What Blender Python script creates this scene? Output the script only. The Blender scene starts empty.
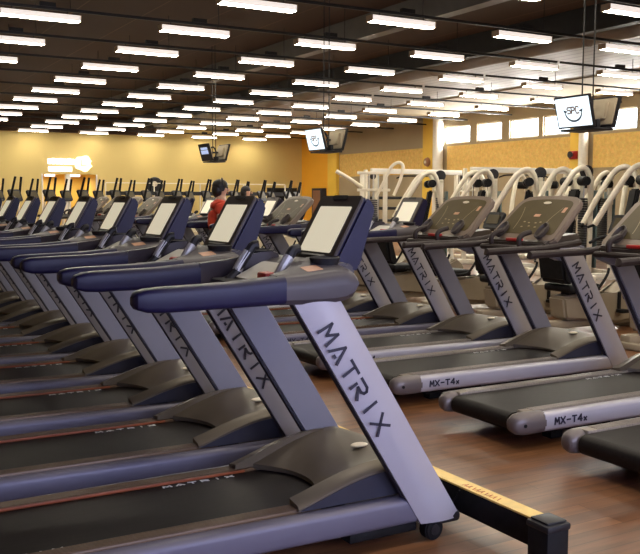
import bpy, bmesh, math, random
from mathutils import Vector, Matrix
random.seed(7)
C = bpy.context.scene.collection
PI = math.pi

# ------------------------------------------------------------------ materials
def mat(name, col, rough=0.5, metal=0.0, var=0.08, scale=8.0, emit=None, estr=0.0, bump=0.0, coat=0.0, spec=None, stretch=None):
    m = bpy.data.materials.new(name); m.use_nodes = True
    nt = m.node_tree; b = nt.nodes['Principled BSDF']
    tc = nt.nodes.new('ShaderNodeTexCoord')
    nz = nt.nodes.new('ShaderNodeTexNoise'); nz.inputs['Scale'].default_value = scale; nz.inputs['Detail'].default_value = 3
    if stretch:
        mp = nt.nodes.new('ShaderNodeMapping'); mp.inputs['Scale'].default_value = stretch
        nt.links.new(tc.outputs['Object'], mp.inputs['Vector']); nt.links.new(mp.outputs['Vector'], nz.inputs['Vector'])
    else:
        nt.links.new(tc.outputs['Object'], nz.inputs['Vector'])
    rp = nt.nodes.new('ShaderNodeValToRGB')
    rp.color_ramp.elements[0].position = 0.3; rp.color_ramp.elements[1].position = 0.7
    rp.color_ramp.elements[0].color = (*[max(0, c*(1-var)) for c in col], 1)
    rp.color_ramp.elements[1].color = (*[min(1, c*(1+var)) for c in col], 1)
    nt.links.new(nz.outputs['Fac'], rp.inputs['Fac']); nt.links.new(rp.outputs['Color'], b.inputs['Base Color'])
    b.inputs['Roughness'].default_value = rough; b.inputs['Metallic'].default_value = metal
    if coat: b.inputs['Coat Weight'].default_value = coat; b.inputs['Coat Roughness'].default_value = 0.15
    if spec is not None: b.inputs['Specular IOR Level'].default_value = spec
    if emit: b.inputs['Emission Color'].default_value = (*emit, 1); b.inputs['Emission Strength'].default_value = estr
    if bump:
        bp = nt.nodes.new('ShaderNodeBump'); bp.inputs['Strength'].default_value = bump; bp.inputs['Distance'].default_value = 0.01
        nt.links.new(nz.outputs['Fac'], bp.inputs['Height']); nt.links.new(bp.outputs['Normal'], b.inputs['Normal'])
    return m

def brick_mat(name, c1, c2, cm, w, h, mortar, rough, rot=0.0, grain=0.0, bump=0.0, coat=0.0, axes='xy'):
    m = bpy.data.materials.new(name); m.use_nodes = True
    nt = m.node_tree; b = nt.nodes['Principled BSDF']; L = nt.links.new
    tc = nt.nodes.new('ShaderNodeTexCoord'); mp = nt.nodes.new('ShaderNodeMapping'); mp.inputs['Rotation'].default_value[2] = rot
    L(tc.outputs['Object'], mp.inputs['Vector'])
    br = nt.nodes.new('ShaderNodeTexBrick'); br.inputs['Scale'].default_value = 1.0
    br.inputs['Brick Width'].default_value = w; br.inputs['Row Height'].default_value = h; br.inputs['Mortar Size'].default_value = mortar
    br.inputs['Color1'].default_value = (*c1, 1); br.inputs['Color2'].default_value = (*c2, 1); br.inputs['Mortar'].default_value = (*cm, 1)
    br.offset = 0.37
    L(mp.outputs['Vector'], br.inputs['Vector'])
    out = br.outputs['Color']
    if grain:
        mp2 = nt.nodes.new('ShaderNodeMapping'); mp2.inputs['Scale'].default_value = (1.0, 9.0, 1.0); L(mp.outputs['Vector'], mp2.inputs['Vector'])
        nz = nt.nodes.new('ShaderNodeTexNoise'); nz.inputs['Scale'].default_value = 2.2; nz.inputs['Detail'].default_value = 6
        L(mp2.outputs['Vector'], nz.inputs['Vector'])
        rp = nt.nodes.new('ShaderNodeValToRGB'); rp.color_ramp.elements[0].position = 0.3; rp.color_ramp.elements[1].position = 0.72
        rp.color_ramp.elements[0].color = (1-grain,)*3 + (1,); rp.color_ramp.elements[1].color = (1, 1, 1, 1)
        L(nz.outputs['Fac'], rp.inputs['Fac'])
        mx = nt.nodes.new('ShaderNodeMix'); mx.data_type = 'RGBA'; mx.blend_type = 'MULTIPLY'; mx.inputs['Factor'].default_value = 1
        L(out, mx.inputs[6]); L(rp.outputs['Color'], mx.inputs[7]); out = mx.outputs[2]
    L(out, b.inputs['Base Color']); b.inputs['Roughness'].default_value = rough
    if coat: b.inputs['Coat Weight'].default_value = coat; b.inputs['Coat Roughness'].default_value = 0.2
    if bump:
        bp = nt.nodes.new('ShaderNodeBump'); bp.inputs['Strength'].default_value = bump; bp.inputs['Distance'].default_value = 0.02
        L(br.outputs['Fac'], bp.inputs['Height']); bp.invert = True; L(bp.outputs['Normal'], b.inputs['Normal'])
    return m

M = {}
M['silver'] = mat('silver_paint', (0.40, 0.385, 0.43), 0.40, 0.2, 0.04, 3, coat=0.5)
M['railpaint'] = mat('lilac_grey_paint', (0.125, 0.117, 0.160), 0.45, 0.15, 0.05, 3)
M['channel'] = mat('dark_channel', (0.035, 0.034, 0.048), 0.55, 0, 0.1, 6, spec=0.2)
M['panel'] = mat('upright_panel_paint', (0.20, 0.20, 0.25), 0.5, 0.2, 0.05, 4)
M['navy'] = mat('blue_cast_plastic', (0.0085, 0.0070, 0.034), 0.42, 0, 0.15, 6, spec=0.3)  # dark plastic with part of the blue light on it mixed into the colour
M['hub'] = mat('violet_grey_plastic', (0.055, 0.046, 0.052), 0.42, 0, 0.1, 6, spec=0.35)
M['dark'] = mat('charcoal_plastic', (0.016, 0.015, 0.017), 0.5, 0, 0.2, 10, spec=0.3)
M['black'] = mat('black_rubber', (0.007, 0.007, 0.008), 0.6, 0, 0.3, 20, spec=0.2)
M['belt'] = mat('belt_rubber', (0.0095, 0.0068, 0.0062), 0.5, 0, 0.3, 60, stretch=(0.2, 1, 1), spec=0.22)
M['foot'] = mat('ribbed_footrail', (0.105, 0.064, 0.034), 0.38, 0.3, 0.25, 40, stretch=(0.05, 2, 1))
M['footlight'] = mat('ribbed_footrail_pale', (0.24, 0.205, 0.165), 0.4, 0.3, 0.15, 40, stretch=(3, 0.1, 1))
M['orange'] = mat('orange_strip', (0.22, 0.05, 0.012), 0.5, 0, 0.15, 10)
M['hood'] = mat('motor_cover_plastic', (0.080, 0.063, 0.045), 0.42, 0.1, 0.1, 5, spec=0.4)
M['cheek'] = mat('motor_cover_trim', (0.125, 0.100, 0.070), 0.4, 0.2, 0.1, 5, spec=0.4)
M['cap'] = mat('bronze_grey_plastic', (0.135, 0.112, 0.108), 0.36, 0.2, 0.08, 6)
M['ink'] = mat('black_lettering', (0.015, 0.014, 0.03), 0.5, 0, 0.1, 10)
M['white_ink'] = mat('white_lettering', (0.75, 0.74, 0.72), 0.5, 0, 0.05, 10)
M['red'] = mat('red_plastic', (0.42, 0.02, 0.02), 0.4, 0, 0.1, 10)
M['key'] = mat('dim_key_print', (0.30, 0.23, 0.12), 0.5, 0, 0.1, 10)
M['badge'] = mat('beige_badge', (0.62, 0.55, 0.42), 0.4, 0, 0.1, 10)
M['sticker'] = mat('copper_sticker', (0.55, 0.30, 0.18), 0.5, 0, 0.1, 20)
M['screen'] = mat('pale_glow_screen', (0.55, 0.50, 0.38), 0.3, 0, 0.06, 5, emit=(1.0, 0.90, 0.66), estr=0.42)  # pale reflection on switched-off screens, put in as a faint glow
M['bezel'] = mat('bronze_black_plastic', (0.065, 0.052, 0.044), 0.4, 0.1, 0.15, 8, spec=0.35)
M['grip'] = mat('steel_grip', (0.42, 0.41, 0.42), 0.45, 0.4, 0.05, 8)
M['pale'] = mat('pale_paper', (0.70, 0.68, 0.62), 0.6, 0, 0.05, 10)
M['frame_wide'] = mat('taupe_plastic', (0.19, 0.145, 0.11), 0.45, 0.05, 0.08, 6, spec=0.35)
M['display'] = mat('olive_display', (0.075, 0.055, 0.020), 0.5, 0, 0.15, 5, spec=0.3)
M['brown_tube'] = mat('dark_brown_grip', (0.025, 0.016, 0.014), 0.5, 0, 0.15, 15, spec=0.3)
M['cream'] = mat('cream_paint', (0.80, 0.74, 0.60), 0.4, 0.1, 0.06, 4)
M['steel'] = mat('brushed_steel', (0.6, 0.6, 0.6), 0.3, 0.8, 0.06, 8)
M['stack'] = mat('dark_weight_plate', (0.06, 0.06, 0.065), 0.45, 0.4, 0.2, 12)
M['bike'] = mat('grey_beige_shroud', (0.30, 0.25, 0.18), 0.4, 0.1, 0.08, 4)
M['teal'] = mat('teal_shroud', (0.10, 0.15, 0.15), 0.4, 0.1, 0.1, 4)
M['tube'] = mat('lamp_diffuser', (0.9, 0.88, 0.85), 0.5, 0, 0.02, 5, emit=(1.0, 0.91, 0.74), estr=40.0)
M['lampside'] = mat('lamp_side_diffuser', (0.85, 0.82, 0.80), 0.5, 0, 0.02, 5, emit=(1.0, 0.88, 0.78), estr=0.62)
M['lampcap'] = mat('lamp_end_cap', (0.40, 0.28, 0.16), 0.5, 0, 0.05, 5)
M['rail'] = mat('black_track_metal', (0.012, 0.011, 0.010), 0.5, 0.2, 0.2, 5)
M['duct'] = mat('brown_painted_duct', (0.17, 0.13, 0.09), 0.45, 0.2, 0.1, 2)
M['darkbeam'] = mat('black_steel_beam', (0.02, 0.019, 0.018), 0.55, 0.2, 0.2, 3)
M['greybeam'] = mat('grey_steel_beam', (0.16, 0.15, 0.13), 0.5, 0.2, 0.1, 3)
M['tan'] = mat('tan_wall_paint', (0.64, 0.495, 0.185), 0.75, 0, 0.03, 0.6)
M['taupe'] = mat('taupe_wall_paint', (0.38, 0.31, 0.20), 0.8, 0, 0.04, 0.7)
M['orangewall'] = mat('orange_wall_paint', (0.92, 0.45, 0.03), 0.7, 0, 0.04, 0.8)
M['corridor'] = mat('corridor_paint', (0.70, 0.47, 0.10), 0.7, 0, 0.05, 2)
M['yellow'] = mat('yellow_paint', (0.85, 0.56, 0.07), 0.6, 0, 0.05, 2)
M['white'] = mat('white_paint', (0.80, 0.77, 0.70), 0.6, 0, 0.04, 2)
M['sign'] = mat('backlit_sign', (0.9, 0.9, 0.95), 0.5, 0, 0.02, 4, emit=(0.96, 0.95, 1.0), estr=1.5)
M['logo'] = mat('backlit_logo', (0.95, 0.9, 0.7), 0.5, 0, 0.02, 4, emit=(1.0, 0.90, 0.55), estr=1.0)
M['tvscreen'] = mat('lit_tv_screen', (0.5, 0.55, 0.6), 0.3, 0, 0.02, 4, emit=(0.80, 0.93, 1.0), estr=0.95)
M['tvblue'] = mat('lit_tv_picture', (0.2, 0.25, 0.4), 0.3, 0, 0.3, 9, emit=(0.55, 0.68, 1.0), estr=0.55)
M['tvback'] = mat('tan_tv_back', (0.40, 0.33, 0.22), 0.5, 0, 0.08, 6)
M['emblem_blue'] = mat('emblem_slate', (0.06, 0.09, 0.14), 0.5, 0, 0.1, 20)
M['emblem_brown'] = mat('emblem_brown', (0.28, 0.14, 0.08), 0.5, 0, 0.1, 20)
M['skin'] = mat('skin', (0.62, 0.36, 0.25), 0.5, 0, 0.06, 12)
M['hair'] = mat('black_hair', (0.012, 0.009, 0.008), 0.45, 0, 0.4, 40)
M['redshirt'] = mat('red_cotton', (0.62, 0.055, 0.02), 0.8, 0, 0.1, 14)
M['whiteshirt'] = mat('white_cotton', (0.72, 0.70, 0.66), 0.8, 0, 0.05, 14)
M['trousers'] = mat('dark_cotton', (0.03, 0.03, 0.04), 0.8, 0, 0.2, 14)
M['postyellow'] = mat('yellow_tape_top', (0.80, 0.55, 0.14), 0.45, 0, 0.12, 18)
M['redink'] = mat('red_print', (0.50, 0.10, 0.03), 0.6, 0, 0.2, 30)
M['floor'] = brick_mat('wood_plank_floor', (0.29, 0.128, 0.052), (0.175, 0.073, 0.031), (0.10, 0.045, 0.02), 1.25, 0.095, 0.0022, 0.34, 0, 0.5, 0.05, 0.3)
M['ceil'] = brick_mat('dark_brown_ceiling', (0.060, 0.030, 0.014), (0.052, 0.026, 0.012), (0.13, 0.075, 0.038), 1.25, 60, 0.012, 0.8)
M['whiteceil'] = brick_mat('white_corrugated_ceiling', (0.42, 0.415, 0.385), (0.40, 0.395, 0.365), (0.25, 0.25, 0.24), 0.35, 60, 0.03, 0.5, 0, 0, 0.6)
M['glass'] = None

def osb_mat():
    m = bpy.data.materials.new('speckled_yellow_board'); m.use_nodes = True
    nt = m.node_tree; b = nt.nodes['Principled BSDF']; L = nt.links.new
    tc = nt.nodes.new('ShaderNodeTexCoord')
    v = nt.nodes.new('ShaderNodeTexVoronoi'); v.inputs['Scale'].default_value = 16
    nz = nt.nodes.new('ShaderNodeTexNoise'); nz.inputs['Scale'].default_value = 9; nz.inputs['Detail'].default_value = 8; nz.inputs['Roughness'].default_value = 0.8
    L(tc.outputs['Object'], v.inputs['Vector']); L(tc.outputs['Object'], nz.inputs['Vector'])
    rp = nt.nodes.new('ShaderNodeValToRGB'); rp.color_ramp.elements[0].position = 0.32; rp.color_ramp.elements[1].position = 0.62
    rp.color_ramp.elements[0].color = (0.70, 0.42, 0.09, 1); rp.color_ramp.elements[1].color = (0.92, 0.64, 0.20, 1)
    L(nz.outputs['Fac'], rp.inputs['Fac'])
    mx = nt.nodes.new('ShaderNodeMix'); mx.data_type = 'RGBA'; mx.blend_type = 'MULTIPLY'; mx.inputs['Factor'].default_value = 0.08
    L(rp.outputs['Color'], mx.inputs[6]); L(v.outputs['Color'], mx.inputs[7]); L(mx.outputs[2], b.inputs['Base Color'])
    b.inputs['Roughness'].default_value = 0.7
    return m
M['osb'] = osb_mat()

def glass_mat():
    m = bpy.data.materials.new('window_glass'); m.use_nodes = True
    nt = m.node_tree; nt.nodes.remove(nt.nodes['Principled BSDF'])
    tr = nt.nodes.new('ShaderNodeBsdfTransparent'); gl = nt.nodes.new('ShaderNodeBsdfGlossy'); gl.inputs['Roughness'].default_value = 0.05
    mx = nt.nodes.new('ShaderNodeMixShader'); mx.inputs[0].default_value = 0.06
    nt.links.new(tr.outputs[0], mx.inputs[1]); nt.links.new(gl.outputs[0], mx.inputs[2]); nt.links.new(mx.outputs[0], nt.nodes['Material Output'].inputs['Surface'])
    return m
M['glass'] = glass_mat()

# ------------------------------------------------------------------ mesh helpers
def rot_to(d):
    return Vector((0, 0, 1)).rotation_difference(Vector(d).normalized()).to_matrix().to_4x4()

def box(bm, lo, hi, bev=0.0, seg=2, mtx=None):
    lo, hi = Vector(lo), Vector(hi)
    t = bmesh.new(); r = bmesh.ops.create_cube(t, size=1.0)
    for v in t.verts: v.co = Vector((lo[i] + (v.co[i] + 0.5) * (hi[i] - lo[i]) for i in range(3)))
    if bev: bmesh.ops.bevel(t, geom=list(t.edges), offset=bev, segments=seg, affect='EDGES', profile=0.5)
    merge(bm, t, mtx)

def merge(bm, t, mtx=None):
    if mtx is not None: bmesh.ops.transform(t, matrix=mtx, verts=t.verts)
    me = bpy.data.meshes.new('tmp'); t.to_mesh(me); t.free(); bm.from_mesh(me); bpy.data.meshes.remove(me)

def cyl(bm, a, b, r, r2=None, seg=16, bev=0.0):
    a, b = Vector(a), Vector(b); d = b - a
    t = bmesh.new(); bmesh.ops.create_cone(t, cap_ends=True, segments=seg, radius1=r, radius2=r if r2 is None else r2, depth=d.length)
    if bev:
        es = [e for e in t.edges if len(e.link_faces) == 2 and any(len(f.verts) > 4 for f in e.link_faces)]
        bmesh.ops.bevel(t, geom=es, offset=bev, segments=2, affect='EDGES')
    merge(bm, t, Matrix.Translation((a + b) / 2) @ rot_to(d))

def smooth_path(pts, n=6):
    pts = [Vector(p) for p in pts]
    if len(pts) < 3: return pts
    out = []
    for i in range(len(pts) - 1):
        p0 = pts[max(i-1, 0)]; p1 = pts[i]; p2 = pts[i+1]; p3 = pts[min(i+2, len(pts)-1)]
        for k in range(n):
            t = k / n
            out.append(0.5 * ((2*p1) + (p2-p0)*t + (2*p0-5*p1+4*p2-p3)*t*t + (3*p1-p0-3*p2+p3)*t**3))
    out.append(pts[-1]); return out

def sweep(bm, pts, r, seg=10, smooth=6, flat=1.0):
    """A round bar along a path."""
    P = smooth_path(pts, smooth); n = len(P); rings = []
    up = Vector((0, 0, 1))
    prev = None
    for i, p in enumerate(P):
        d = (P[min(i+1, n-1)] - P[max(i-1, 0)]).normalized()
        if prev is None:
            x = d.cross(up)
            if x.length < 1e-3: x = d.cross(Vector((0, 1, 0)))
            x.normalize()
        else:
            x = (prev - d * prev.dot(d)).normalized()
        prev = x; y = x.cross(d)
        rr = r[min(i, len(r)-1)] if isinstance(r, (list, tuple)) else r
        rings.append([bm.verts.new(p + x*math.cos(2*PI*k/seg)*rr + y*math.sin(2*PI*k/seg)*rr*flat) for k in range(seg)])
    for a, b in zip(rings, rings[1:]):
        for k in range(seg): bm.faces.new((a[k], a[(k+1) % seg], b[(k+1) % seg], b[k]))
    bm.faces.new(rings[0][::-1]); bm.faces.new(rings[-1])

def loft(bm, rings, close=True):
    R = [[bm.verts.new(p) for p in r] for r in rings]; n = len(R[0])
    for a, b in zip(R, R[1:]):
        for k in range(n if close else n-1): bm.faces.new((a[k], a[(k+1) % n], b[(k+1) % n], b[k]))
    if close: bm.faces.new(R[0][::-1]); bm.faces.new(R[-1])

def rrect(w, h, r, n=4):
    """Rounded rectangle outline, counter-clockwise, centred."""
    out = []
    for cx, cy, a0 in ((w/2-r, h/2-r, 0), (-w/2+r, h/2-r, PI/2), (-w/2+r, -h/2+r, PI), (w/2-r, -h/2+r, 1.5*PI)):
        for k in range(n+1):
            a = a0 + PI/2*k/n; out.append((cx + r*math.cos(a), cy + r*math.sin(a)))
    return out

def prism(bm, outline, o, u, v, n, t, bev=0.0):
    """Outline (2-D) placed at o with axes u, v and thickness t along n."""
    o, u, v, n = Vector(o), Vector(u), Vector(v), Vector(n)
    tb = bmesh.new()
    A = [tb.verts.new(o + u*x + v*y) for x, y in outline]; B = [tb.verts.new(o + u*x + v*y + n*t) for x, y in outline]
    k = len(A)
    for i in range(k): tb.faces.new((A[i], A[(i+1) % k], B[(i+1) % k], B[i]))
    tb.faces.new(A[::-1]); tb.faces.new(B)
    if bev:
        es = [e for e in tb.edges if any(len(f.verts) > 4 or f.verts[:] == A[:] for f in e.link_faces)] if k > 4 else list(tb.edges)
        bmesh.ops.bevel(tb, geom=es, offset=bev, segments=2, affect='EDGES')
    merge(bm, tb)

def profile_y(bm, prof, y0, y1, bev=0.0):
    """Side profile (x, z) extruded across y."""
    tb = bmesh.new()
    A = [tb.verts.new((x, y0, z)) for x, z in prof]; B = [tb.verts.new((x, y1, z)) for x, z in prof]; k = len(A)
    for i in range(k): tb.faces.new((A[i], A[(i+1) % k], B[(i+1) % k], B[i]))
    tb.faces.new(A[::-1]); tb.faces.new(B)
    if bev: bmesh.ops.bevel(tb, geom=list(tb.edges), offset=bev, segments=2, affect='EDGES')
    merge(bm, tb)

def obj(name, bm, m, parent=None, loc=None, ang=35):
    bmesh.ops.recalc_face_normals(bm, faces=bm.faces)
    me = bpy.data.meshes.new(name); bm.to_mesh(me); bm.free()
    me.materials.append(M[m] if isinstance(m, str) else m)
    for p in me.polygons: p.use_smooth = True
    me.set_sharp_from_angle(angle=math.radians(ang))
    o = bpy.data.objects.new(name, me); C.objects.link(o)
    if parent is not None: o.parent = parent
    if loc is not None: o.location = loc
    return o

def part(name, m, parent, fn, *a, **k):
    bm = bmesh.new(); fn(bm, *a, **k); return obj(name, bm, m, parent)

def thing(name, label, cat, loc=(0, 0, 0), rz=0.0, group=None):
    o = bpy.data.objects.new(name, None); C.objects.link(o); o.location = loc; o.rotation_euler = (0, 0, rz)
    o.empty_display_size = 0.2
    tag(o, label, cat, group); return o

def tag(o, label, cat, group=None):
    o['label'] = label; o['category'] = cat
    if group: o['group'] = group

def dup(root, loc, rz=None, label=None):
    def cp(o, par):
        c = o.copy(); C.objects.link(c)
        if par is not None: c.parent = par
        for ch in list(o.children): cp(ch, c)
        return c
    c = cp(root, None); c.location = loc
    if rz is not None: c.rotation_euler = (0, 0, rz)
    if label: c['label'] = label
    return c

def struct(name, bm, m):
    o = obj(name, bm, m); o['kind'] = 'structure'; return o

ORD = ['first', 'second', 'third', 'fourth', 'fifth', 'sixth', 'seventh', 'eighth', 'ninth', 'tenth', 'eleventh', 'twelfth', 'thirteenth',
       'fourteenth', 'fifteenth', 'sixteenth', 'seventeenth', 'eighteenth', 'nineteenth', 'twentieth']

# ------------------------------------------------------------------ lettering
GLYPH = {  # strokes in a 1 x 1 cell
    'M': [[(0, 0), (0.1, 1), (0.5, 0.35), (0.9, 1), (1, 0)]],
    'A': [[(0, 0), (0.5, 1), (1, 0)], [(0.42, 0.12), (0.58, 0.12)]],
    'T': [[(0, 0.93), (1, 0.93)], [(0.5, 0), (0.5, 0.9)]],
    'R': [[(0.05, 0), (0.05, 0.5)], [(0, 0.93), (0.72, 0.93), (0.92, 0.78), (0.9, 0.58), (0.7, 0.45), (0.3, 0.45), (0.95, 0)]],
    'I': [[(0.5, 0), (0.5, 1)]],
    'X': [[(0, 0), (1, 1)], [(0, 1), (1, 0)]],
    '-': [[(0.1, 0.5), (0.9, 0.5)]],
    '4': [[(0.75, 0), (0.75, 1), (0, 0.3), (1, 0.3)]],
    'x': [[(0.1, 0), (0.7, 0.5)], [(0.1, 0.5), (0.7, 0)]],
    'S': [[(1, 0.93), (0.2, 0.93), (0, 0.72), (0.2, 0.52), (0.8, 0.5), (1, 0.28), (0.8, 0.06), (0, 0.06)]],
    'P': [[(0.05, 0), (0.05, 0.95), (0.8, 0.95), (1, 0.72), (0.8, 0.45), (0.05, 0.45)]],
    'C': [[(1, 0.85), (0.7, 1), (0.2, 0.95), (0, 0.5), (0.2, 0.05), (0.7, 0), (1, 0.15)]],
    'L': [[(0, 1), (0, 0), (0.9, 0)]],
}
def lettering(bm, text, o, u, v, size, adv, sw, width=0.8, th=0.002):
    """Words built of flat strokes; o = lower-left of the first letter, u reading direction, v letter up."""
    o, u, v = Vector(o), Vector(u).normalized(), Vector(v).normalized(); n = u.cross(v)
    for i, ch in enumerate(text):
        if ch == ' ': continue
        for st in GLYPH[ch]:
            for a, b in zip(st, st[1:]):
                pa = o + u*(i*adv + a[0]*size*width) + v*a[1]*size; pb = o + u*(i*adv + b[0]*size*width) + v*b[1]*size
                d = (pb - pa).normalized(); s = d.cross(n) * sw/2; e = d*sw*0.3
                q = [pa - e + s, pb + e + s, pb + e - s, pa - e - s]
                A = [bm.verts.new(p) for p in q]; B = [bm.verts.new(p + n*th) for p in q]
                for k in range(4): bm.faces.new((A[k], A[(k+1) % 4], B[(k+1) % 4], B[k]))
                bm.faces.new(A[::-1]); bm.faces.new(B)

# ------------------------------------------------------------------ treadmill
UPX = lambda z: (1.75 + (0.97 - z)*0.627, 1.967 + (0.97 - z)*0.629)   # rear and front edge of an upright at height z
OFF = {-1: 0.0, 1: -0.055}
def upright(bm, s):
    q = OFF[s]
    rings = []
    for z in (0.085, 0.10, 0.3, 0.6, 0.9, 1.13):
        a, b = UPX(z); pts = []
        N = 8
        for k in range(N+1):
            t = k/N; x = a + (b-a)*t
            pts.append((x, q + s*(0.443 + 0.016*math.sin(PI*t)), z))
        pts += [(b - 0.012, q + s*0.405, z), (b - 0.03, q + s*0.392, z), (a + 0.02, q + s*0.392, z), (a + 0.004, q + s*0.400, z)]
        if s > 0: pts = pts[::-1]
        rings.append(pts)
    loft(bm, rings)

def hood(bm):
    NU, NV = 14, 16; R = []
    for i in range(NU+1):
        t = i/NU; row = []
        for j in range(NV+1):
            w = -1 + 2*j/NV; y = w*0.345
            xr = 1.965 - 0.215*abs(w)**2.2
            x = xr + (2.50 - xr)*t
            zc = 0.232 + 0.125*math.sin(min(1, t/0.72)*PI/2)**1.1
            if t > 0.72: zc -= 0.20*((t-0.72)/0.28)**1.6
            z = zc + 0.012*abs(w)**3*(1-t)
            if abs(w) > 0.93: z = zc - 0.006
            row.append((x, y, z))
        R.append(row)
    V = [[bm.verts.new(p) for p in row] for row in R]
    for a, b in zip(V, V[1:]):
        for j in range(NV): bm.faces.new((a[j], a[j+1], b[j+1], b[j]))
    # skirt down to the frame
    edge = [V[0][j] for j in range(NV+1)] + [V[i][NV] for i in range(1, NU+1)] + [V[NU][j] for j in range(NV-1, -1, -1)] + [V[i][0] for i in range(NU-1, 0, -1)]
    low = [bm.verts.new((v.co.x, v.co.y*1.0, 0.212 if v.co.x < 1.99 else 0.11)) for v in edge]
    k = len(edge)
    for i in range(k): bm.faces.new((edge[i], edge[(i+1) % k], low[(i+1) % k], low[i]))

def cheek(bm, s):
    rings = []
    for t in [i/10 for i in range(11)]:
        x = 1.735 + 0.50*t; zt = 0.235 + 0.112*math.sin(min(1, t*1.05)*PI/2)**1.1
        y0, y1 = s*0.36, s*(0.275 + 0.02*t)
        rings.append([(x, y0, 0.212), (x, y0, zt - 0.012), (x, y0 - s*0.012, zt), (x, y1, zt + 0.014), (x, y1, 0.225)])
    loft(bm, rings)

def rail_loft(bm, secs, s, r=0.4):
    rings = []
    for x, zc, h, yc, w in secs:
        rr = min(h, w)*r
        pts = [(x, s*(yc + a), zc + b) for a, b in rrect(w, h, rr, 3)]
        rings.append(pts)
    loft(bm, rings)

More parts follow.
